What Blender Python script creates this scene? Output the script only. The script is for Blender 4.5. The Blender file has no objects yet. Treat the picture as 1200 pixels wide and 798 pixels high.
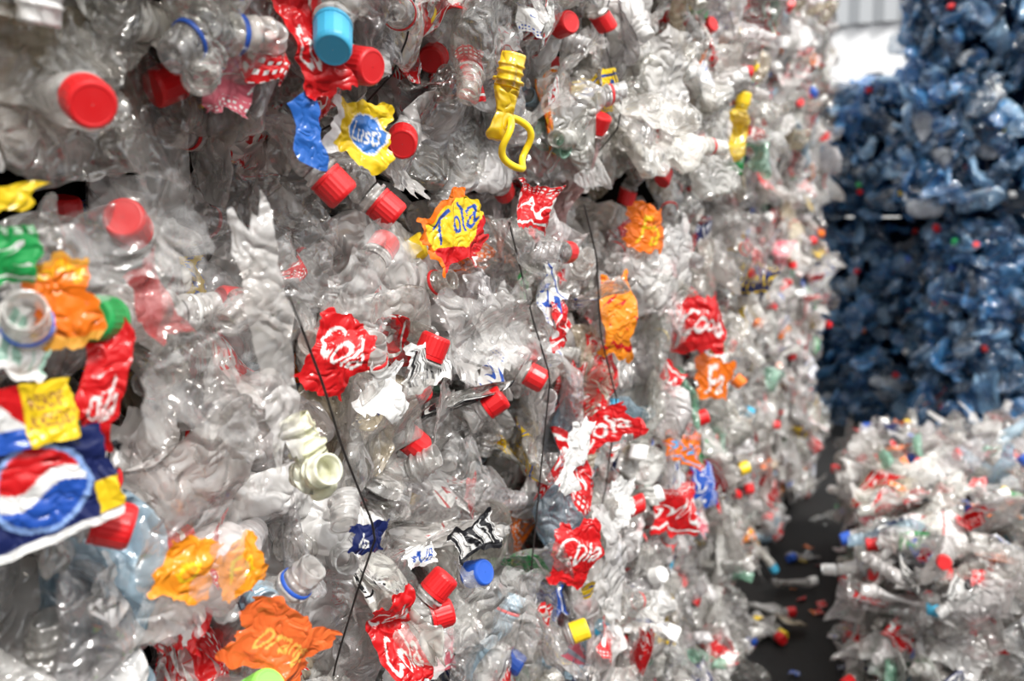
import bpy, numpy as np, math
from mathutils import Vector, Matrix
rng=np.random.default_rng(5)
TH=math.radians(25.5); PI=math.radians(6.8)
CAM=np.array([0.457,0.0,1.0])
fwd=np.array([-math.sin(TH)*math.cos(PI),math.cos(TH)*math.cos(PI),-math.sin(PI)])
rgt=np.array([math.cos(TH),math.sin(TH),0.0]); upv=np.cross(rgt,fwd)

# ---------------------------------------------------------------- materials
def newmat(name):
    m=bpy.data.materials.new(name); m.use_nodes=True
    nt=m.node_tree; nt.nodes.clear(); return m,nt
def N(nt,t,**kw):
    n=nt.nodes.new(t)
    for k,v in kw.items():
        setattr(n,k,v)
    return n
def math_(nt,op,a,b=None,c=None,clamp=False):
    n=nt.nodes.new('ShaderNodeMath'); n.operation=op; n.use_clamp=clamp
    for i,x in enumerate((a,b,c)):
        if x is None: continue
        if isinstance(x,(int,float)): n.inputs[i].default_value=x
        else: nt.links.new(x,n.inputs[i])
    return n.outputs[0]
def crinkle(nt,co,sc,dist,st):
    """creased film: sharp valleys of |noise| """
    t=N(nt,'ShaderNodeTexNoise'); t.inputs['Scale'].default_value=sc; t.inputs['Detail'].default_value=1.5; t.inputs['Distortion'].default_value=.6
    nt.links.new(co,t.inputs['Vector'])
    hgt=math_(nt,'ABSOLUTE',math_(nt,'SUBTRACT',t.outputs[0],.5))
    b=N(nt,'ShaderNodeBump'); b.inputs['Strength'].default_value=st; b.inputs['Distance'].default_value=dist
    nt.links.new(hgt,b.inputs['Height']); return b.outputs[0]
def make_clear():
    m,nt=newmat('clear_pet_plastic'); L=nt.links.new
    tc=N(nt,'ShaderNodeTexCoord'); co=tc.outputs['Object']
    at=N(nt,'ShaderNodeAttribute',attribute_name='col')
    nrm=crinkle(nt,co,38,0.024,1.0)
    lw=N(nt,'ShaderNodeLayerWeight'); L(nrm,lw.inputs['Normal'])
    f2=math_(nt,'POWER',lw.outputs['Facing'],2.5)
    op=math_(nt,'MULTIPLY_ADD',f2,0.42,at.outputs['Alpha'],clamp=True)
    df=N(nt,'ShaderNodeBsdfDiffuse'); tr=N(nt,'ShaderNodeBsdfTranslucent')
    L(at.outputs['Color'],df.inputs['Color']); L(at.outputs['Color'],tr.inputs['Color']); L(nrm,df.inputs['Normal'])
    b1=N(nt,'ShaderNodeMixShader'); b1.inputs[0].default_value=.3; L(df.outputs[0],b1.inputs[1]); L(tr.outputs[0],b1.inputs[2])
    tp=N(nt,'ShaderNodeBsdfTransparent')
    cm=N(nt,'ShaderNodeMix',data_type='RGBA'); cm.inputs[0].default_value=.5; cm.inputs[6].default_value=(1,1,1,1); L(at.outputs['Color'],cm.inputs[7])
    L(cm.outputs[2],tp.inputs[0])
    b2=N(nt,'ShaderNodeMixShader'); L(op,b2.inputs[0]); L(tp.outputs[0],b2.inputs[1]); L(b1.outputs[0],b2.inputs[2])
    gl=N(nt,'ShaderNodeBsdfGlossy'); gl.inputs['Roughness'].default_value=.15; L(nrm,gl.inputs['Normal'])
    f4=math_(nt,'POWER',lw.outputs['Facing'],3.0)
    gf=math_(nt,'MULTIPLY_ADD',f4,.52,.12,clamp=True)
    b3=N(nt,'ShaderNodeMixShader'); L(gf,b3.inputs[0]); L(b2.outputs[0],b3.inputs[1]); L(gl.outputs[0],b3.inputs[2])
    o=N(nt,'ShaderNodeOutputMaterial'); L(b3.outputs[0],o.inputs[0]); return m
def film_shader(nt,color,nrm,alpha=None):
    L=nt.links.new
    p=N(nt,'ShaderNodeBsdfPrincipled'); p.inputs['Roughness'].default_value=.25; L(color,p.inputs['Base Color']); L(nrm,p.inputs['Normal'])
    tr=N(nt,'ShaderNodeBsdfTranslucent'); L(color,tr.inputs['Color'])
    b=N(nt,'ShaderNodeMixShader'); b.inputs[0].default_value=.22; L(p.outputs[0],b.inputs[1]); L(tr.outputs[0],b.inputs[2])
    o=N(nt,'ShaderNodeOutputMaterial'); L(b.outputs[0],o.inputs[0])
def make_label():
    m,nt=newmat('printed_label_film'); L=nt.links.new
    tc=N(nt,'ShaderNodeTexCoord')
    a1=N(nt,'ShaderNodeAttribute',attribute_name='col'); a2=N(nt,'ShaderNodeAttribute',attribute_name='col2')
    uv=N(nt,'ShaderNodeAttribute',attribute_name='luv')
    sp=N(nt,'ShaderNodeSeparateXYZ'); L(uv.outputs['Vector'],sp.inputs[0])
    u,v=sp.outputs[0],sp.outputs[1]
    ns=N(nt,'ShaderNodeTexNoise'); ns.inputs['Scale'].default_value=3.0; ns.inputs['Detail'].default_value=0; L(uv.outputs['Vector'],ns.inputs['Vector'])
    nz=ns.outputs[0]
    s=math_(nt,'SINE',math_(nt,'MULTIPLY_ADD',u,34.0,math_(nt,'MULTIPLY',nz,14.0)))
    vv=math_(nt,'MULTIPLY_ADD',v,2.0,-1.0)
    dd=math_(nt,'ABSOLUTE',math_(nt,'SUBTRACT',vv,math_(nt,'MULTIPLY',s,.32)))
    wd=math_(nt,'MULTIPLY_ADD',nz,.5,-.14)
    mk=math_(nt,'LESS_THAN',dd,wd)
    sw=math_(nt,'ABSOLUTE',math_(nt,'ADD',vv,.74))
    mk=math_(nt,'MAXIMUM',mk,math_(nt,'LESS_THAN',sw,.05))
    rows=math_(nt,'GREATER_THAN',math_(nt,'SINE',math_(nt,'MULTIPLY',v,95.0)),.2)
    sm=math_(nt,'MULTIPLY',math_(nt,'MULTIPLY',rows,math_(nt,'GREATER_THAN',vv,.64)),math_(nt,'GREATER_THAN',math_(nt,'SINE',math_(nt,'MULTIPLY',u,160.0)),-.2))
    mk=math_(nt,'MAXIMUM',mk,sm)
    mk=math_(nt,'MULTIPLY',mk,a2.outputs['Alpha'])
    cm=N(nt,'ShaderNodeMix',data_type='RGBA'); L(mk,cm.inputs[0]); L(a1.outputs['Color'],cm.inputs[6]); L(a2.outputs['Color'],cm.inputs[7])
    film_shader(nt,cm.outputs[2],crinkle(nt,tc.outputs['Object'],70,.009,1.0)); return m
def make_cap():
    m,nt=newmat('cap_plastic'); L=nt.links.new
    a1=N(nt,'ShaderNodeAttribute',attribute_name='col')
    tc=N(nt,'ShaderNodeTexCoord'); no=N(nt,'ShaderNodeTexNoise'); no.inputs['Scale'].default_value=90; L(tc.outputs['Object'],no.inputs['Vector'])
    mr=N(nt,'ShaderNodeMapRange'); mr.inputs[1].default_value=.3; mr.inputs[2].default_value=.7; mr.inputs[3].default_value=.3; mr.inputs[4].default_value=.5; L(no.outputs[0],mr.inputs[0])
    p=N(nt,'ShaderNodeBsdfPrincipled'); L(a1.outputs['Color'],p.inputs['Base Color']); L(mr.outputs[0],p.inputs['Roughness'])
    o=N(nt,'ShaderNodeOutputMaterial'); L(p.outputs[0],o.inputs[0]); return m
def make_core():
    m,nt=newmat('bale_core_shade'); L=nt.links.new  # near-black colour stands in for the shade deep between the bottles
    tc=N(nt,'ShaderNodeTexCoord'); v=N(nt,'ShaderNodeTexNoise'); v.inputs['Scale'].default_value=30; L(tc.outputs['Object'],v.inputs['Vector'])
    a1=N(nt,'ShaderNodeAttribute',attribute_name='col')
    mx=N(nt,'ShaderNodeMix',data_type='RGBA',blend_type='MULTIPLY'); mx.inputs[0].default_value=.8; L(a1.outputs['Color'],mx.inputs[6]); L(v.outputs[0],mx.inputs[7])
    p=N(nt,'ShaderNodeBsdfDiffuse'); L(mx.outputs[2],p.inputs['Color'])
    o=N(nt,'ShaderNodeOutputMaterial'); L(p.outputs[0],o.inputs[0]); return m
def make_wire():
    m,nt=newmat('baling_wire_metal'); L=nt.links.new
    tc=N(nt,'ShaderNodeTexCoord'); no=N(nt,'ShaderNodeTexNoise'); no.inputs['Scale'].default_value=40; L(tc.outputs['Object'],no.inputs['Vector'])
    r=N(nt,'ShaderNodeValToRGB'); r.color_ramp.elements[0].color=(.012,.012,.014,1); r.color_ramp.elements[1].color=(.06,.05,.045,1); L(no.outputs[0],r.inputs[0])
    p=N(nt,'ShaderNodeBsdfPrincipled'); p.inputs['Roughness'].default_value=.4; p.inputs['Metallic'].default_value=.5; L(r.outputs[0],p.inputs['Base Color'])
    o=N(nt,'ShaderNodeOutputMaterial'); L(p.outputs[0],o.inputs[0]); return m
MATS=[make_clear(),make_label(),make_cap(),make_core(),make_wire()]
CLEAR,LABEL,CAP,CORE,WIRE=range(5)

# ---------------------------------------------------------------- mesh accumulator
_fc={}
def gridF(nu,nv,closed):
    k=(nu,nv,closed)
    if k not in _fc:
        i=np.arange(nu if closed else nu-1); j=np.arange(nv-1)
        I,J=np.meshgrid(i,j); I=I.ravel(); J=J.ravel(); I2=(I+1)%nu
        _fc[k]=np.stack([J*nu+I,J*nu+I2,(J+1)*nu+I2,(J+1)*nu+I],1)
    return _fc[k]
class Acc:
    def __init__(s): s.V=[];s.F=[];s.M=[];s.C=[];s.C2=[];s.U=[];s.S=[];s.n=0
    def add(s,V,F,mat,col,col2=(1,1,1,0),luv=None,smooth=True):
        n=len(V); s.V.append(V); s.F.append(F+s.n); s.M.append(np.full(len(F),mat,np.int32)); s.S.append(np.full(len(F),smooth,bool))
        col=np.asarray(col,float)
        s.C.append(np.tile(col,(n,1)) if col.ndim==1 else col); s.C2.append(np.tile(np.asarray(col2,float),(n,1)))
        s.U.append(np.zeros((n,3)) if luv is None else luv); s.n+=n
    def build(s,name):
        V=np.concatenate(s.V).astype(np.float32); F=np.concatenate(s.F).astype(np.int32)
        me=bpy.data.meshes.new(name); me.vertices.add(len(V)); me.vertices.foreach_set('co',V.ravel())
        me.loops.add(F.size); me.loops.foreach_set('vertex_index',F.ravel())
        me.polygons.add(len(F)); me.polygons.foreach_set('loop_start',np.arange(0,F.size,4,dtype=np.int32))
        try: me.polygons.foreach_set('loop_total',np.full(len(F),4,np.int32))
        except Exception: pass
        me.polygons.foreach_set('material_index',np.concatenate(s.M)); me.polygons.foreach_set('use_smooth',np.concatenate(s.S))
        me.update(calc_edges=True)
        for nm,d in (('col',s.C),('col2',s.C2)):
            a=me.attributes.new(nm,'FLOAT_COLOR','POINT'); a.data.foreach_set('color',np.concatenate(d).astype(np.float32).ravel())
        a=me.attributes.new('luv','FLOAT_VECTOR','POINT'); a.data.foreach_set('vector',np.concatenate(s.U).astype(np.float32).ravel())
        for m in MATS: me.materials.append(m)
        ob=bpy.data.objects.new(name,me); bpy.context.scene.collection.objects.link(ob)
        return ob

# ---------------------------------------------------------------- deformation
def unit(v): return v/np.linalg.norm(v)
def make_folds(n,lmin,lmax,amp):
    out=[]
    for i in range(n):
        lam=lmin*(lmax/lmin)**rng.random()
        k=unit(rng.normal(size=3))*2*np.pi/lam
        k2=unit(rng.normal(size=3))*2*np.pi/(lam*3)
        d=unit(rng.normal(size=3))
        out.append((lam,k,k2,d,rng.random()*6.28,rng.random()*6.28,amp))
    return out
def apply_folds(P,w,folds):
    for lam,k,k2,d,p1,p2,amp in folds:
        s=(P@k+p1+1.5*np.sin(P@k2+p2))/np.pi
        t=np.abs((s%2)-1)-.5
        P=P+(amp*lam*t*w)[:,None]*d
    return P
def make_deform(R,L,fl,nd,crumple,bend,h,twist=3):
    dents=[]
    for i in range(nd):
        a=rng.random()*6.283; z=rng.uniform(-.05,.85)*L
        c=np.array([R*math.cos(a)*(1+.3*(1-fl)),R*fl*math.sin(a),z])
        n=unit(np.array([math.cos(a)*fl,math.sin(a),rng.normal()*.7]))
        dents.append((c,n,rng.uniform(.003,.020),rng.uniform(.015,.08),rng.uniform(1.1,2.0)))
    lm=max(.012,h*2.6)
    folds=make_folds(3,.05,.12,crumple)+make_folds(5,lm,max(.05,lm*1.5),crumple)
    b=rng.normal(size=2)*bend
    tw=rng.normal()*twist
    def f(P,w):
        P=P.copy()
        P[:,1]*=1-w*(1-fl); P[:,0]*=1+w*.35*(1-fl)
        for c,n,d,rr,k in dents:
            q=P-c; m=q@n+d; np.maximum(m,0,out=m)
            m*=np.exp(-(q*q).sum(1)/(rr*rr))*k*w
            P-=m[:,None]*n
        P=apply_folds(P,w,folds)
        z=P[:,2]-L*.5
        P[:,0]+=b[0]*z*z; P[:,1]+=b[1]*z*z
        an=tw*z*.5; ca,sa=np.cos(an),np.sin(an)
        x=P[:,0]*ca-P[:,1]*sa; y=P[:,0]*sa+P[:,1]*ca; P[:,0]=x;P[:,1]=y
        P[:,2]-=L*.5
        return P
    return f
NK=.88
NECK=np.array([(-.0285,.0130),(-.025,.0128),(-.0245,.0158),(-.0222,.0158),(-.0216,.0122),(-.0175,.0122),(-.0168,.0136),(-.0150,.0136),(-.0142,.0122),(-.0115,.0122),(-.0108,.0135),(-.0092,.0135),(-.0085,.0122),(-.002,.0124),(0,.012),(-.0006,.0102),(-.012,.0098),(-.025,.0102)])*np.array([1,NK])
def lathe(zr,nu,amod=None):
    a=np.arange(nu)*2*np.pi/nu
    zr=np.asarray(zr); r=zr[:,1][:,None]*np.ones(nu)[None]
    if amod is not None: r=r*amod(a[None],zr[:,0][:,None])
    z=zr[:,0][:,None]*np.ones(nu)[None]
    return np.stack([r*np.cos(a),r*np.sin(a),z],2).reshape(-1,3)
def orient(a,f):
    a=unit(a); f=unit(f-a*(f@a)); x=np.cross(f,a); return np.stack([x,f,a])
def cap_parts(acc,D,T,L,h,colr):
    nu=int(np.clip(.1/h*1.8,16,72)); nu-=nu%2
    R=.0148*NK
    zr=[(L-.0205,R*1.02),(L-.0180,R*1.02),(L-.0177,R*.97),(L-.0170,R*.97),(L-.0167,R),(L-.002,R*.985),(L-.0004,R*.95),(L+.0008,R*.88),(L+.0010,R*.8),(L+.0007,R*.74),(L+.0007,.0003)]
    if h>.012: zr=[zr[0],zr[5],zr[7],zr[10]]
    par=np.tile([1.0,1.02],nu//2)
    P=lathe(zr,nu,lambda a,z:np.where((z<L-.001)&(z>L-.0176),par[None,:],1.0))
    P=T(D(P,np.zeros(len(P))))
    acc.add(P,gridF(nu,len(zr),True),CAP,(*colr,1),smooth=False)
def bottle(acc,pos,M,h,R=.038,L=.24,fl=.45,tint=(.8,.82,.84),op=.35,cap=None,label=None,nd=14,crumple=.09,bend=1.0,lz=None,ring=None,twist=3,cov=None):
    D=make_deform(R,L,fl,nd,crumple,bend,h,twist)
    T=lambda P:P@M+pos
    nu=int(np.clip(6.283*R/h,9,64)); nz=int(np.clip(L/h,8,70))
    zs=L-.03; rn=.0130*NK; zb=R*.45
    z=np.linspace(0,zs,nz); t=np.clip((z-.62*L)/(zs-.62*L),0,1)
    r=rn+(R-rn)*np.cos(t*np.pi/2)**.75
    r*=np.where(z<zb,np.sqrt(np.clip(1-((zb-z)/zb)**2*.75,0,1)),1)
    rib=rng.choice([0,.02,.035]); r*=1+rib*np.sin(z*2*np.pi/.018)*(t<=0)*(z>zb)
    zr=np.concatenate([[(.012,.0004),(.008,R*.3)],np.stack([z,r],1)])
    w=np.clip((zs-zr[:,0])/.03,0,1)
    pet=rng.random()<.6
    P=lathe(zr,nu,(lambda a,zz:1+.10*np.cos(5*a)*np.clip(1-zz/.035,0,1)) if pet else None)
    W=np.repeat(w,nu)
    # opacity varies over the skin : scuffed and stretched patches
    ov=op*np.clip(1+.6*np.sin(P@(unit(rng.normal(size=3))*70)+rng.random()*6)+.45*np.sin(P@(unit(rng.normal(size=3))*190)),.3,2)
    C=np.concatenate([np.tile(np.array(tint),(len(P),1)),np.clip(ov,.03,.95)[:,None]],1)
    acc.add(T(D(P,W)),gridF(nu,len(zr),True),CLEAR,C)
    if h<.02:
        nn=NECK if h<.01 else NECK[[0,2,4,6,10,14]]
        nun=int(np.clip(.1/h,10,40))
        P=lathe(nn+np.array([L,0]),nun); acc.add(T(D(P,np.zeros(len(P)))),gridF(nun,len(nn),True),CLEAR,(*tint,min(1,op*1.3+.1)))
    if cap is not None: cap_parts(acc,D,T,L,h,cap)
    elif ring is not None and h<.012:
        zr=np.array([(L-.0215,.0148),(L-.0185,.0148),(L-.0185,.0138),(L-.0215,.0138),(L-.0215,.0148)])*np.array([1,NK])
        P=lathe(zr,28); acc.add(T(D(P,np.zeros(len(P)))),gridF(28,5,True),CAP,(*ring,1))
    if label is not None:
        c1,c2=label
        z0,z1=lz if lz else (rng.uniform(.12,.3)*L,rng.uniform(.5,.68)*L)
        if cov is None: cov=rng.choice([1.0,.6,.45,.8])
        a0=rng.random()*6.28
        nl=max(8,int(nu*cov)); nv=max(4,int((z1-z0)/h))
        uu,vv=np.meshgrid(np.linspace(0,1,nl),np.linspace(0,1,nv))
        edge=.12*np.sin(uu*9+a0)+.06*np.sin(uu*31)
        zz=z0+(z1-z0)*np.clip(vv*(1+edge),-.2,1.2)
        aa=a0+uu*cov*6.283*(1+.03*np.sin(vv*13))
        rr=R*1.03+.0012
        P=np.stack([rr*np.cos(aa),rr*np.sin(aa),zz],2).reshape(-1,3)
        P=D(P,np.ones(len(P)))
        luv=np.stack([uu.ravel()*cov*1.6+a0,vv.ravel(),np.full(uu.size,a0*3)],1)
        acc.add(T(P),gridF(nl,nv,False),LABEL,(*c1,1),(*c2,1),luv)
def sheet(acc,pos,M,h,wd,ht,col,col2=(1,1,1,0),mat=LABEL,crumple=.16,curl=6.0,torn=.15,nf=7,art=None):
    nx=int(np.clip(wd/h,4,140)); ny=int(np.clip(ht/h,4,140))
    uu,vv=np.meshgrid(np.linspace(0,1,nx),np.linspace(0,1,ny))
    a=rng.random(6)*6.28
    ex=1+torn*(np.sin(vv*7+a[0])+.6*np.sin(vv*19+a[1])+.25*np.sin(vv*47)); ey=1+torn*(np.sin(uu*6+a[2])+.6*np.sin(uu*17+a[3])+.25*np.sin(uu*41))
    x=(uu-.5)*wd*ex; z=(vv-.5)*ht*ey
    P=np.stack([x,np.zeros_like(x),z],2).reshape(-1,3)
    lm=max(.008,h*2.5) if art is None else .009
    big=make_folds(3,max(wd,ht)*.5,max(wd,ht)*1.2,crumple*1.3)
    P=apply_folds(P,np.ones(len(P)),big+make_folds(nf-3,lm,max(.03,lm*1.6),crumple))
    d=rng.normal(size=2); d/=np.linalg.norm(d); s=P[:,0]*d[0]+P[:,2]*d[1]
    P[:,1]+=rng.normal()*curl*s*s
    o=rng.random()*5
    luv=np.stack([uu.ravel()*wd/.12+o,vv.ravel(),np.full(uu.size,o*3)],1)
    if art is not None: col=art(1-uu.ravel(),vv.ravel())
    acc.add(P@M+pos,gridF(nx,ny,False),mat,col,col2,luv)
def tube(acc,pts,r,mat=WIRE,col=(.02,.02,.02,1),nu=6):
    pts=np.asarray(pts,float); n=len(pts); V=[]
    for i in range(n):
        t=unit(pts[min(i+1,n-1)]-pts[max(i-1,0)]); a=unit(np.cross(t,[.31,.52,.79])); b=np.cross(t,a)
        an=np.arange(nu)*2*np.pi/nu
        V.append(pts[i]+r*(np.cos(an)[:,None]*a+np.sin(an)[:,None]*b))
    acc.add(np.concatenate(V),gridF(nu,n,True),mat,col)

# ---------------------------------------------------------------- palettes
RED=(.64,.012,.015); WHT=(.88,.88,.86); YEL=(.9,.62,.02); ORG=(.9,.19,.012); BLU=(.02,.09,.45); NAV=(.012,.02,.10); GRN=(.02,.33,.08); BLK=(.015,.015,.018); CYN=(.05,.38,.6); PNK=(.7,.15,.2)
def pick(lst):
    w=np.array([x[-1] for x in lst],float); return lst[rng.choice(len(lst),p=w/w.sum())]
LAB=[(RED,WHT,56),(WHT,RED,10),(ORG,WHT,6),(ORG,YEL,3),(YEL,RED,3),(YEL,BLU,3),(BLU,WHT,5),(NAV,WHT,6),(GRN,WHT,2),(BLK,WHT,4),(WHT,BLU,8),(WHT,BLK,7),(CYN,WHT,1),(PNK,WHT,4)]
CAPS=[(RED,50),(WHT,20),(BLU,9),(GRN,3),(YEL,10),(ORG,4),(CYN,2),((.5,.75,.2),1)]
def tint_clear():
    r=rng.random()
    if r<.85:
        g=rng.uniform(.68,1.0); return (g*rng.uniform(.985,1.0),g*rng.uniform(.955,.985),g*rng.uniform(.91,.97)),.05+.42*rng.random()**1.6
    if r<.88: return (.55,.75,.88),rng.uniform(.15,.35)
    if r<.90: return (.4,.72,.55),rng.uniform(.15,.35)
    if r<.93: return (.75,.66,.5),rng.uniform(.2,.4)
    return (.95,.94,.92),rng.uniform(.5,.85)
def tint_blue():
    r=rng.random()
    if r<.72:
        k=rng.uniform(.25,1.4); return (.08*k,.29*k,.58*k),rng.uniform(.3,.6)
    if r<.94: return (.36,.61,.85),rng.uniform(.3,.55)
    return (.85,.9,.95),rng.uniform(.2,.5)
def lod(p,layer=0):
    q=p-CAM; d=np.linalg.norm(q); zc=q@fwd
    h=max(.0038,d*.0058)
    vis= zc>0 and abs((q@rgt)/zc)<.66 and abs((q@upv)/zc)<.5
    if not vis: h=max(h*2.2,.02)
    return min(h*(1+.35*layer),.045)
HERO=[]   # (Y,h,radius) anchors on the aisle face kept free of random surface pieces
# ---------------------------------------------------------------- bale faces
def fill_face(acc,O,U,V,Nn,lu,lv,kind,dens=160,layers=3,labelp=.32,capp=.22,film=120,bulge=.03,edge=.085,hero=False,seam=0):
    ph=rng.random(8)*6.28
    def surf(u,v):
        b=bulge*(.5*math.sin(u*7+ph[0]+2*math.sin(v*5+ph[1]))+.5*math.sin(v*11+ph[2]+1.5*math.sin(u*9+ph[3])))
        ev=min(v,lv-v); eu=min(u,lu-u)
        e2=(lv-v) if seam>0 else (v if seam<0 else 9)
        sm=.14*math.exp(-(max(e2,0)/.042)**2)*(1.0 if u<.95 else .6)
        return b-max(edge*math.exp(-(max(ev,0)/.03)**2),sm)-edge*1.1*math.exp(-(max(eu,0)/.06)**2)
    def P(u,v,o): return O+U*u+V*v+Nn*(surf(u,v)+o)
    def blocked(p,k=1.0):
        if not hero: return False
        for Y_,h_,r_ in HERO:
            if (p[1]-Y_)**2+(p[2]-h_)**2<(r_*k)**2: return True
        return False
    n=dens*lu*lv; st=math.sqrt(lu*lv/n)
    for ly in range(layers):
        for iu in range(int(lu/st)+1):
            for iv in range(int(lv/st)+1):
                u=(iu+rng.random())*st; v=(iv+rng.random())*st
                if u>lu or v>lv-.015 or v<.015: continue
                p=P(u,v,-.020-.034*ly+rng.normal()*.012)
                if ly==0 and blocked(p): p=p-Nn*.02
                h=lod(p,ly)
                al=rng.random()*6.283
                tilt=rng.normal()*.28 if rng.random()<.82 else rng.choice([-1,1])*rng.uniform(.8,2.5)
                ev=min(v,lv-v)
                sv=1.0 if ev>.1 else .2
                if sv<1: tilt*=.3
                a=math.cos(al)*U+math.sin(al)*sv*V+tilt*Nn
                f=Nn+rng.normal()*.35*U+rng.normal()*.35*V
                tn,op=tint_clear() if kind=='clear' else tint_blue()
                big=rng.random()
                R,L=(.032,.18) if big<.5 else ((.043,.235) if big<.78 else (.024,.135))
                L*=rng.uniform(.75,1.0)
                lab=None
                plain=hero and p[1]<.47       # the closest stretch is mostly unlabelled clear bottles
                if rng.random()<((labelp*(.35 if plain else 1)) if kind=='clear' else .02):
                    x=pick(LAB); lab=(x[0],x[1])
                cp=capp*(.5 if plain else 1) if kind=='clear' else .06
                cap=pick(CAPS)[0] if rng.random()<cp and not (ly==0 and blocked(p,2)) else None
                ring=pick(CAPS)[0] if rng.random()<.3 else None
                cr=rng.uniform(.05,.16) if kind=='clear' else rng.uniform(.03,.10)
                bottle(acc,p,orient(a,f),h,R,L,rng.uniform(.16,.58),tn,op,cap,lab,nd=int(rng.integers(8,19)) if h<.02 else 8,crumple=cr,ring=ring)
    for i in range(int(film*lu*lv)):
        u=rng.random()*lu; v=rng.uniform(.03,lv-.03); p=P(u,v,rng.uniform(-.035,.010)); h=lod(p)*.8
        if blocked(p): continue
        al=rng.random()*6.28; a=math.cos(al)*U+math.sin(al)*V+rng.normal()*.35*Nn; f=Nn+rng.normal()*.5*U+rng.normal()*.5*V
        if kind=='clear':
            if rng.random()<.5:
                if hero and p[1]<.47: continue
                x=pick(LAB); s=rng.uniform(.02,.06); sheet(acc,p,orient(a,f),h,s*rng.uniform(.5,1.5),s,(*x[0],1),(*x[1],1),crumple=.14)
            else:
                s=rng.uniform(.05,.13); sheet(acc,p,orient(a,f),h,s*.7,s,(.96,.94,.91,rng.uniform(.06,.5)),mat=CLEAR,crumple=.18)
    return P
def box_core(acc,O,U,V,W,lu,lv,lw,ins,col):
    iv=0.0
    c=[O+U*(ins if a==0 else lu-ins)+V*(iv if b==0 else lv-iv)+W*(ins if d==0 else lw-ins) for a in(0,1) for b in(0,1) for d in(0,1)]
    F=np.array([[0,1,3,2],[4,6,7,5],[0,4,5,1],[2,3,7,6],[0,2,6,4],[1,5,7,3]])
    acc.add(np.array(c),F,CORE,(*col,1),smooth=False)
Z=np.array([0,0,1.]); X=np.array([1.,0,0]); Y=np.array([0,1.,0])
def wires(acc,P,lu,lv,us,r=.0009):
    for u0 in us:
        a=rng.random()*6; pts=[]
        for t in np.linspace(0.03,.97,40):
            pts.append(P(u0+.012*math.sin(t*5+a)+.004*math.sin(t*23),t*lv,-.008+.012*math.sin(t*31+a)))
        tube(acc,pts,r)
def v3(*a): return np.array(a,float)
def bale(O,U,Wd,lu,lw,lv,kind,faces,wire=.41,topcut=0,**kw):
    """box corner O, U along the viewer-side face, Wd away from the viewer side"""
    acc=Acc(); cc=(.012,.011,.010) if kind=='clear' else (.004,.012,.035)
    U=unit(U); Wd=unit(Wd)
    box_core(acc,O,U,Z,Wd,lu,lv-topcut,lw,.145,cc)  # plain dark box, painted shade seen through gaps and seams
    if 'front' in faces:
        P=fill_face(acc,O,U,Z,-Wd,lu,lv,kind,**kw); wires(acc,P,lu,lv,np.arange(.3,lu,wire))
    kw.pop('hero',None); kw.pop('seam',None)
    if 'left' in faces: fill_face(acc,O,Wd,Z,-U,lw,lv,kind,**kw)
    if 'end' in faces: fill_face(acc,O+U*lu,Wd,Z,U,lw,lv,kind,**kw)
    if 'top' in faces: fill_face(acc,O+Z*lv,U,Wd,Z,lu,lw,kind,**kw)
    return acc

# ---------------------------------------------------------------- printed art helpers (vertex colours on film)
_tm={}
def text_tris(body):
    if body in _tm: return _tm[body]
    cu=bpy.data.curves.new('t','FONT'); cu.body=body; cu.resolution_u=4; cu.shear=.35; cu.offset=.006
    ob=bpy.data.objects.new('t',cu); bpy.context.scene.collection.objects.link(ob)
    dg=bpy.context.evaluated_depsgraph_get(); me=ob.evaluated_get(dg).to_mesh()
    me.calc_loop_triangles()
    V=np.array([v.co[:2] for v in me.vertices]); T=np.array([t.vertices[:] for t in me.loop_triangles])
    ob.evaluated_get(dg).to_mesh_clear(); bpy.data.objects.remove(ob); bpy.data.curves.remove(cu)
    V=(V-V.min(0))/(V.max(0)-V.min(0)); _tm[body]=V[T]; return _tm[body]
def tmask(body,u,v,box):
    x=(u-box[0])/(box[2]-box[0]); y=(v-box[1])/(box[3]-box[1]); m=np.zeros(len(u),bool)
    for A,B,C in text_tris(body):
        d=(B[0]-A[0])*(C[1]-A[1])-(B[1]-A[1])*(C[0]-A[0])
        if abs(d)<1e-9: continue
        s=((x-A[0])*(C[1]-A[1])-(y-A[1])*(C[0]-A[0]))/d; t=((B[0]-A[0])*(y-A[1])-(B[1]-A[1])*(x-A[0]))/d
        m|=(s>=0)&(t>=0)&(s+t<=1)
    return m
def base(u,c): return np.tile(np.array([*c,1.0]),(len(u),1))
def art_text(c1,c2,body,box=(.08,.25,.92,.75),stripe=None):
    def f(u,v):
        C=base(u,c1)
        if stripe: C[(v<.14)|(v>.93),:3]=stripe
        C[tmask(body,u,v,box),:3]=c2; return C
    return f
def art_globe(u,v):
    C=base(u,NAV)
    C[v<.08,:3]=WHT
    x=(u-.50)/.30; y=(v-.55)/.38; r=x*x+y*y
    k=(r<1.3)&(r>1.02); C[k,:3]=(.25,.4,.75)
    k=r<1.02; C[k,:3]=WHT; wv=.22*np.sin(x*3.0)
    C[k&(y>wv+.2),:3]=RED; C[k&(y<wv-.2),:3]=BLU
    k=(u>.84)&(v<.42)&(v>.1); C[k,:3]=YEL
    return C
def art_promo(u,v):
    C=base(u,WHT); k=u>.45; C[k,:3]=YEL
    C[(u<.45)&(v>.55+.2*np.sin(u*9)),:3]=RED; C[(u<.45)&(v<.35),:3]=BLU
    C[tmask('VERDE\nKREDJU',u,v,(.5,.2,.97,.8)),:3]=(.3,.1,.05); return C
def art_fruit(u,v):
    C=base(u,YEL); C[v<.28+.12*np.sin(u*8),:3]=RED; C[v>.86,:3]=ORG; C[u<.12,:3]=ORG
    C[tmask('Tola',u,v,(.25,.42,.95,.8)),:3]=BLU; return C
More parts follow.
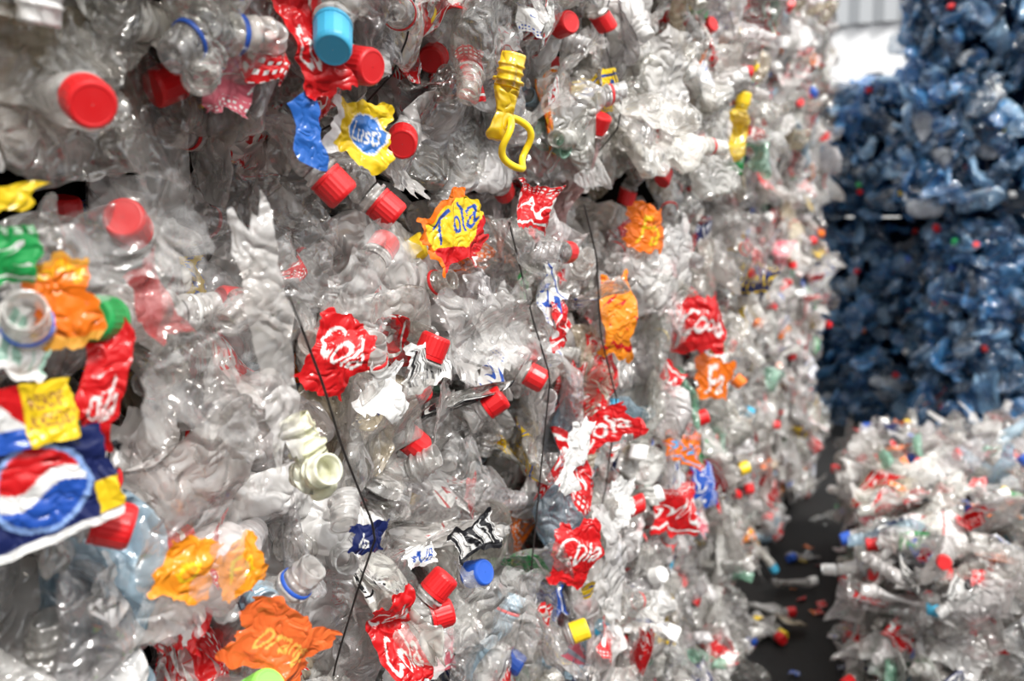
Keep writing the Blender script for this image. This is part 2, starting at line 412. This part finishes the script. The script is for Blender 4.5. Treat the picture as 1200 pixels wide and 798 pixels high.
def art_soap(u,v):
    C=base(u,YEL); C[u<.16,:3]=WHT; x=(u-.66)/.3; y=(v-.55)/.25; r=x*x+y*y
    C[r<1.2,:3]=WHT; C[r<1,:3]=(.05,.2,.6); C[tmask('Lusti',u,v,(.42,.42,.9,.68)),:3]=WHT; return C
def art_barcode(c1,c2,nb=16):
    def f(u,v):
        C=base(u,c1); C[(np.sin(u*nb*6.28+2*np.sin(u*40))>0.1)&(v>.15)&(v<.85),:3]=c2; return C
    return f

# hand placed things on the near aisle face : Y along wall, h above ground (metres)
ACC_LO=Acc(); ACC_UP=Acc()
def acc_for(h): return ACC_UP if h>1.035 else ACC_LO
def face_n(Yc,h,k=.55):
    t=unit(CAM-v3(0,Yc,h)); t[2]*=.5; return unit(X*(1-k)+t*k)
def label_at(Yc,h,wd,ht,rot=0,art=None,c1=WHT,c2=WHT,a2=0,off=.04,k=.45,crumple=.13,curl=6,torn=.10,mat=LABEL,alpha=1,res=.0009,jit=1,nf=7):
    off-=.010
    n=face_n(Yc,h,k); n=unit(n+v3(0,rng.normal()*.15,rng.normal()*.2)*jit); side=np.cross(Z,n); r=math.radians(rot)
    up=unit(Z*math.cos(r)+unit(side)*math.sin(r))
    d=max(res,np.linalg.norm(v3(off,Yc,h)-CAM)*.0011) if art is not None else .003
    if mat==LABEL: HERO.append((Yc,h,max(.015,min(wd,ht)*.55)))
    sheet(acc_for(h),v3(off,Yc,h),orient(up,n),d,wd,ht,(*c1,alpha),(*c2,a2),mat=mat,crumple=min(crumple,.16),curl=curl,torn=torn,art=art,nf=nf)
def cap_at(Yc,h,colr,axis,off=.036,R=.031,L=.17,tint=(.92,.90,.87),op=.2,label=None,fl=.5,hh=.0038,ring=None,cr=.10,cov=None):
    a=unit(v3(*axis)); HERO.append((Yc,h,.025))
    bottle(acc_for(h),v3(off,Yc,h)-a*(L*.5),orient(a,v3(.8,.3,.5)),hh,R,L,fl,tint,op,colr,label,nd=14,crumple=cr,bend=0,twist=1.5,ring=ring,cov=cov)
# caps (axis points out of the bottle mouth; x=out of wall, y=down the aisle, z=up)
cap_at(.381,1.060,RED,(.75,-.45,-.25),off=.035)
cap_at(.589,1.105,RED,(.8,-.15,-.15),off=.07)
cap_at(.526,1.122,None,(.6,-.4,.6),ring=RED)
cap_at(.602,1.018,RED,(.35,.25,-.45)); cap_at(.672,1.003,RED,(.5,.3,-.5))
cap_at(.734,.903,RED,(.25,.25,.8)); cap_at(.862,.831,RED,(.4,.2,.3),hh=.006); cap_at(.962,.830,RED,(.5,.2,-.3),hh=.006)
cap_at(.636,.912,None,(.3,-.3,.8),ring=RED)
cap_at(.396,.830,RED,(.5,.5,-.25),off=.032)
cap_at(.748,.687,RED,(.35,.3,.5)); cap_at(.754,.652,RED,(.45,.5,.1)); cap_at(.822,.666,(.02,.1,.5),(.8,-.2,.3),R=.036)
cap_at(.556,.757,None,(.6,.1,.6),ring=(.02,.1,.5)); cap_at(.338,.957,None,(.6,-.5,.35),ring=(.05,.15,.6),off=.03)
cap_at(.386,.948,GRN,(.3,-.75,.1),off=.02); cap_at(.500,.693,(.25,.75,.12),(.7,-.1,.5),off=.04)
cap_at(1.098,.505,YEL,(.5,.3,.2),hh=.007); cap_at(2.0,.903,RED,(.6,.2,.3),hh=.012); cap_at(2.0,.505,YEL,(.5,.4,.2),hh=.012)
cap_at(1.13,1.125,RED,(.4,-.2,.7),hh=.007,tint=(.9,.6,.58)); cap_at(1.30,.72,RED,(.4,.4,.2),hh=.008)
cap_at(1.66,.67,RED,(.5,.3,.2),hh=.01); cap_at(1.4,.60,WHT,(.5,.3,.2),hh=.008)
# printed labels
label_at(.556,1.118,.032,.07,-18,art_text(RED,WHT,'Coola',(.1,.3,.9,.7)),off=.055)
label_at(.556,1.060,.02,.045,-12,c1=(.03,.15,.55),off=.05); label_at(.610,1.064,.05,.045,8,art_soap,off=.055,crumple=.08)
label_at(.758,.992,.07,.052,-28,art_fruit,off=.05,crumple=.08)
label_at(.586,.903,.042,.06,35,art_text(RED,WHT,'Cola',(.12,.42,.9,.8)),off=.045,crumple=.13)
label_at(.646,.87,.035,.045,10,c1=WHT,off=.05,torn=.2); label_at(.720,.882,.045,.04,-15,art_barcode(WHT,BLK),off=.045)
label_at(.924,1.015,.05,.045,10,c1=RED,c2=WHT,a2=1,off=.05)
label_at(.388,.905,.020,.085,4,art_text(RED,WHT,'ola',(.3,.4,.9,.6)),off=.035,crumple=.10)
label_at(.364,.958,.032,.045,-6,art_text(ORG,YEL,'orang',(.2,.75,.95,.92),stripe=(.75,.35,.05)),off=.035,k=.7,crumple=.10)
label_at(.340,.903,.045,.032,-6,art_promo,off=.035,k=.8,torn=.04,crumple=.04,jit=0,nf=5); label_at(.345,.862,.070,.052,-14,art_globe,off=.036,k=.9,torn=.04,crumple=.035,curl=3,jit=0,nf=5)
label_at(.390,.869,.020,.02,10,art_barcode(BLK,WHT,5),off=.03)
label_at(.436,.793,.034,.036,20,art_text((.95,.33,.02),YEL,'o',(.3,.3,.7,.7)),off=.045); label_at(.482,.780,.034,.034,-15,art_text((.95,.33,.02),YEL,'Fa',(.2,.3,.8,.7)),off=.045)
label_at(.516,.716,.065,.045,35,art_text((.9,.17,.04),(.95,.5,.1),'orange',(.2,.2,.9,.6)),off=.048,k=.7)
label_at(.626,.758,.034,.024,5,art_text(NAV,WHT,'la',(.2,.2,.5,.6)),off=.045); label_at(.708,.718,.030,.018,0,art_text(WHT,BLU,'NB',(.1,.2,.9,.8)),off=.045)
label_at(.802,.705,.05,.035,-15,art_barcode(BLK,WHT,9),off=.045)
label_at(.664,.668,.035,.08,-15,art_text(RED,WHT,'Cola\nCola',(.1,.15,.9,.85)),off=.045,crumple=.14)
label_at(1.058,.610,.06,.075,12,art_text(RED,WHT,'Cola',(.1,.35,.95,.7)),off=.045,res=.0012)
label_at(1.03,.735,.04,.08,25,c1=WHT,off=.055,torn=.15); label_at(1.2,.639,.045,.06,-10,c1=WHT,off=.055,torn=.2)
label_at(1.144,.575,.04,.15,-12,c1=(.93,.92,.9),mat=CLEAR,alpha=.5,off=.06)
label_at(1.314,.990,.07,.06,5,art_text(ORG,YEL,'Fa',(.2,.2,.8,.8)),off=.045); label_at(1.205,.88,.05,.10,5,c1=(.95,.3,.02),c2=RED,a2=1,off=.045,crumple=.18)
label_at(1.646,.83,.10,.10,8,art_text(RED,WHT,'Coola',(.1,.3,.9,.7)),off=.045,crumple=.16); label_at(1.714,.723,.08,.07,5,art_text(ORG,WHT,'Fa',(.2,.2,.8,.8)),off=.045)
label_at(2.0,.890,.12,.08,15,c1=NAV,c2=YEL,a2=1,off=.045); label_at(1.53,.639,.08,.05,20,c1=ORG,c2=(.1,.4,.75),a2=1,off=.045)
label_at(1.488,.548,.08,.08,10,c1=RED,c2=WHT,a2=1,off=.045); label_at(1.14,.747,.075,.04,-20,art_text(RED,WHT,'Cola',(.1,.2,.9,.8)),off=.045)
label_at(.335,.984,.03,.03,0,c1=GRN,c2=WHT,a2=1,off=.03); label_at(.337,1.011,.040,.016,-5,c1=YEL,c2=BLK,a2=0,off=.025)
label_at(.345,.94,.03,.035,20,art_barcode(WHT,(.3,.5,.4),8),off=.025)
label_at(1.02,.885,.03,.05,0,c1=RED,c2=WHT,a2=1,off=.04); label_at(.43,.955,.025,.05,-25,c1=(.8,.1,.1),mat=CLEAR,alpha=.55,off=.03)
# loose clear film and milky bottle
CW=(.96,.94,.91)
label_at(.50,.925,.026,.17,-14,c1=CW,mat=CLEAR,alpha=.5,off=.06,crumple=.12,curl=2)
label_at(.45,.93,.09,.12,10,c1=CW,mat=CLEAR,alpha=.10,off=.055,crumple=.2)
label_at(.40,.99,.08,.05,-20,c1=CW,mat=CLEAR,alpha=.10,off=.045,crumple=.2)
label_at(.62,.95,.05,.10,20,c1=CW,mat=CLEAR,alpha=.25,off=.05); label_at(.82,.90,.10,.08,-10,c1=CW,mat=CLEAR,alpha=.25,off=.045)
label_at(1.36,.93,.16,.10,-10,c1=CW,mat=CLEAR,alpha=.4,off=.05)
label_at(.84,.62,.12,.08,20,c1=CW,mat=CLEAR,alpha=.2,off=.05); label_at(.44,.80,.06,.08,10,c1=CW,mat=CLEAR,alpha=.15,off=.045)
bottle(ACC_LO,v3(.05,.538,.842),orient(v3(-.3,-.25,.9),v3(.9,-.3,.1)),.003,.0135,.06,.85,(.9,.9,.66),.9,None,None,nd=1,crumple=.03,bend=0,twist=0)
bottle(ACC_LO,v3(.055,.533,.832),orient(v3(.8,-.3,.3),v3(.0,.3,.9)),.003,.015,.04,.85,(.92,.92,.75),.9,None,None,nd=1,crumple=.03,bend=0,twist=0)
# yellow crushed jug with its carrying ring
YJ=(.95,.68,.02)
bottle(ACC_UP,v3(.075,.786,1.106),orient(v3(.2,.1,1),v3(.9,-.4,0)),.003,.028,.075,.7,YJ,1.0,None,None,nd=6,crumple=.07,bend=0)
ring=[v3(.080+.004*math.sin(3*t),.800+.024*math.cos(t),1.068+.022*math.sin(t)) for t in np.linspace(0,2*math.pi,40)]
tube(ACC_UP,ring,.0032,CAP,(*YJ,1),10); HERO.append((.81,1.09,.06))
label_at(.83,1.135,.03,.05,0,c1=RED,c2=WHT,a2=1,off=.03)
bottle(ACC_UP,v3(.04,1.806,1.169),orient(v3(.2,.1,1),v3(.9,-.4,0)),.01,.035,.12,.5,YJ,.95,YEL,None,nd=8,crumple=.1,bend=0)
# bottle base with red disc at the top
cap_at(1.03,1.215,RED,(.8,-.4,.1),hh=.006,R=.045,tint=(.93,.93,.93),op=.5)
# baling wires crossing the near face
def spl(pts,n=30):
    pts=np.array(pts); t=np.linspace(0,len(pts)-1,n); return np.stack([np.interp(t,range(len(pts)),pts[:,i]) for i in range(3)],1)
tube(ACC_LO,spl([(.05,.49,.985),(.06,.508,.95),(.06,.54,.89),(.055,.566,.843),(.055,.608,.768),(.03,.62,.72),(.0,.63,.65),(-.04,.64,.5)]),.0009)
tube(ACC_LO,spl([(.01,.93,1.0),(.03,.945,.9),(.045,.958,.837),(.03,.97,.74),(.01,.985,.6),(-.04,1.0,.4)]),.0009)
tube(ACC_LO,spl([(.03,1.09,1.02),(.04,1.106,.959),(.03,1.15,.86),(.04,1.186,.772),(.02,1.2,.65),(-.03,1.22,.45)]),.001)

# ---------------------------------------------------------------- bales
def merge(a,b):
    for k in 'V M C C2 U S'.split(): getattr(a,k).extend(getattr(b,k))
    a.F.extend([f+a.n for f in b.F]); a.n+=b.n; return a
merge(bale(v3(0,-.15,0),Y,-X,2.28,1.1,1.03,'clear',['front','end'],wire=5,hero=True,layers=4,seam=1),ACC_LO).build('plastic_bottle_bale')
merge(bale(v3(0.035,-.15,1.035),Y,-X,2.25,1.1,1.0,'clear',['front','end'],wire=.52,hero=True,layers=4,seam=-1),ACC_UP).build('plastic_bottle_bale.001')
bale(v3(-.10,2.28,0),Y,-X,1.6,1.1,1.03,'clear',['front','end'],capp=.15).build('plastic_bottle_bale.002')
bale(v3(-.09,2.28,1.035),Y,-X,1.55,1.1,1.0,'clear',['front','end'],capp=.15).build('plastic_bottle_bale.003')
bale(v3(.29,1.95,0),v3(.99,.14,0),v3(-.14,.99,0),1.3,1.25,.42,'clear',['front','left','top'],topcut=.12,capp=.18,edge=.05,film=220).build('plastic_bottle_bale.004')
bale(v3(.27,4.36,0),v3(1,.1,0),v3(-.1,1,0),1.5,1.1,1.0,'blue',['front','left','top'],dens=110,topcut=.1,wire=.5,edge=.12).build('blue_bottle_bale')
bale(v3(.15,4.3,1.03),v3(1,.1,0),v3(-.1,1,0),1.5,1.1,1.05,'blue',['front','left'],dens=110,wire=.5,edge=.12).build('blue_bottle_bale.001')
bale(v3(-.75,5.0,0),v3(1,.1,0),v3(-.1,1,0),1.3,1.1,1.02,'blue',['front'],dens=110).build('blue_bottle_bale.002')
bale(v3(-.75,4.9,1.03),v3(1,.1,0),v3(-.1,1,0),1.3,1.1,.64,'blue',['front','top'],topcut=.12,dens=110).build('blue_bottle_bale.003')

# ---------------------------------------------------------------- ground, building
m,nt=newmat('wet_asphalt'); L=nt.links.new
tc=N(nt,'ShaderNodeTexCoord'); n1=N(nt,'ShaderNodeTexNoise'); n1.inputs['Scale'].default_value=3; n1.inputs['Detail'].default_value=8; L(tc.outputs['Object'],n1.inputs['Vector'])
n2=N(nt,'ShaderNodeTexNoise'); n2.inputs['Scale'].default_value=120; L(tc.outputs['Object'],n2.inputs['Vector'])
r=N(nt,'ShaderNodeValToRGB'); r.color_ramp.elements[0].color=(.006,.006,.007,1); r.color_ramp.elements[1].color=(.022,.021,.020,1); L(n1.outputs[0],r.inputs[0])
b=N(nt,'ShaderNodeBump'); b.inputs['Strength'].default_value=.5; b.inputs['Distance'].default_value=.004; L(n2.outputs[0],b.inputs['Height'])
p=N(nt,'ShaderNodeBsdfPrincipled'); p.inputs['Roughness'].default_value=.75; p.inputs['Specular IOR Level'].default_value=.25; L(r.outputs[0],p.inputs['Base Color']); L(b.outputs[0],p.inputs['Normal'])
o=N(nt,'ShaderNodeOutputMaterial'); L(p.outputs[0],o.inputs[0])
me=bpy.data.meshes.new('ground'); me.from_pydata([(-30,-10,0),(30,-10,0),(30,40,0),(-30,40,0)],[],[(0,1,2,3)]); me.materials.append(m)
g=bpy.data.objects.new('ground',me); bpy.context.scene.collection.objects.link(g)
acc=Acc()
for i in range(70):
    p=v3(rng.uniform(.0,.26),rng.uniform(1.6,4.1),rng.uniform(.004,.012)); x=pick(LAB); s=rng.uniform(.010,.035)
    al=rng.random()*6.28; sheet(acc,p,orient(v3(math.cos(al),math.sin(al),.1),v3(rng.normal()*.2,rng.normal()*.2,1)),.008,s*.7,s,(*x[0],1),(*x[1],1),crumple=.12,curl=1)
for i in range(8):
    p=v3(rng.uniform(0.0,.05),rng.uniform(2.0,3.6),.02); al=rng.random()*6.28; tn,op=tint_clear()
    bottle(acc,p,orient(v3(math.cos(al),math.sin(al),.0),Z),.012,.033,.14,.3,tn,op,pick(CAPS)[0],None)
acc.build('litter_scraps')

def simple(name,c,rough=.5):
    m,nt=newmat(name); tc=N(nt,'ShaderNodeTexCoord'); n1=N(nt,'ShaderNodeTexNoise'); n1.inputs['Scale'].default_value=2; nt.links.new(tc.outputs['Object'],n1.inputs['Vector'])
    r=N(nt,'ShaderNodeValToRGB'); r.color_ramp.elements[0].color=(*[x*.9 for x in c],1); r.color_ramp.elements[1].color=(*c,1); nt.links.new(n1.outputs[0],r.inputs[0])
    p=N(nt,'ShaderNodeBsdfPrincipled'); p.inputs['Roughness'].default_value=rough; nt.links.new(r.outputs[0],p.inputs['Base Color'])
    o=N(nt,'ShaderNodeOutputMaterial'); nt.links.new(p.outputs[0],o.inputs[0]); return m
mw=simple('white_wall_paint',(.95,.96,.97)); mg=simple('grey_corrugated_steel',(.42,.44,.46))
vs=[];fs=[];mi=[]
xs=np.arange(-12,14,.15)
for i,x in enumerate(xs):
    d=.06 if i%2 else 0
    vs+= [(x,14+0.0,0),(x,14+0.0,3.55),(x,13.9+d,3.55),(x,13.9+d,5)]
for i in range(len(xs)-1):
    a=i*4; c=a+4
    fs+=[(a,c,c+1,a+1),(a+1,c+1,c+2,a+2),(a+2,c+2,c+3,a+3)]; mi+=[0,1,1]
me=bpy.data.meshes.new('warehouse_building'); me.from_pydata(vs,[],fs); me.materials.append(mw); me.materials.append(mg); me.polygons.foreach_set('material_index',mi)
bpy.context.scene.collection.objects.link(bpy.data.objects.new('warehouse_building',me))

# ---------------------------------------------------------------- light, world, camera
w=bpy.data.worlds.new('overcast_sky'); bpy.context.scene.world=w; w.use_nodes=True; nt=w.node_tree; nt.nodes.clear()
tc=N(nt,'ShaderNodeTexCoord'); sx=N(nt,'ShaderNodeSeparateXYZ'); nt.links.new(tc.outputs['Generated'],sx.inputs[0])
r=N(nt,'ShaderNodeValToRGB'); r.color_ramp.elements[0].position=.0; r.color_ramp.elements[0].color=(.12,.12,.13,1)
e=r.color_ramp.elements.new(.15); e.color=(.40,.41,.43,1); r.color_ramp.elements[-1].position=.75; r.color_ramp.elements[-1].color=(1,.985,.96,1)
nt.links.new(sx.outputs[2],r.inputs[0])
bg=N(nt,'ShaderNodeBackground'); bg.inputs[1].default_value=2.3; nt.links.new(r.outputs[0],bg.inputs[0]); o=N(nt,'ShaderNodeOutputWorld'); nt.links.new(bg.outputs[0],o.inputs[0])
sl=bpy.data.lights.new('hazy_sun','SUN'); sl.energy=4.2; sl.angle=math.radians(11); sl.color=(1,.97,.93)
so=bpy.data.objects.new('hazy_sun',sl); bpy.context.scene.collection.objects.link(so); so.location=(3,-2,5)
so.rotation_euler=Vector((-.55,.36,-.76)).to_track_quat('-Z','Y').to_euler()
cd=bpy.data.cameras.new('camera'); cd.lens=35; cd.sensor_width=36; cd.clip_start=.02
cd.dof.use_dof=True; cd.dof.focus_distance=.85; cd.dof.aperture_fstop=5.6
co=bpy.data.objects.new('camera',cd); bpy.context.scene.collection.objects.link(co)
co.matrix_world=Matrix(((rgt[0],upv[0],-fwd[0],CAM[0]),(rgt[1],upv[1],-fwd[1],CAM[1]),(rgt[2],upv[2],-fwd[2],CAM[2]),(0,0,0,1)))
bpy.context.scene.camera=co
bpy.context.scene.view_settings.view_transform='Standard'
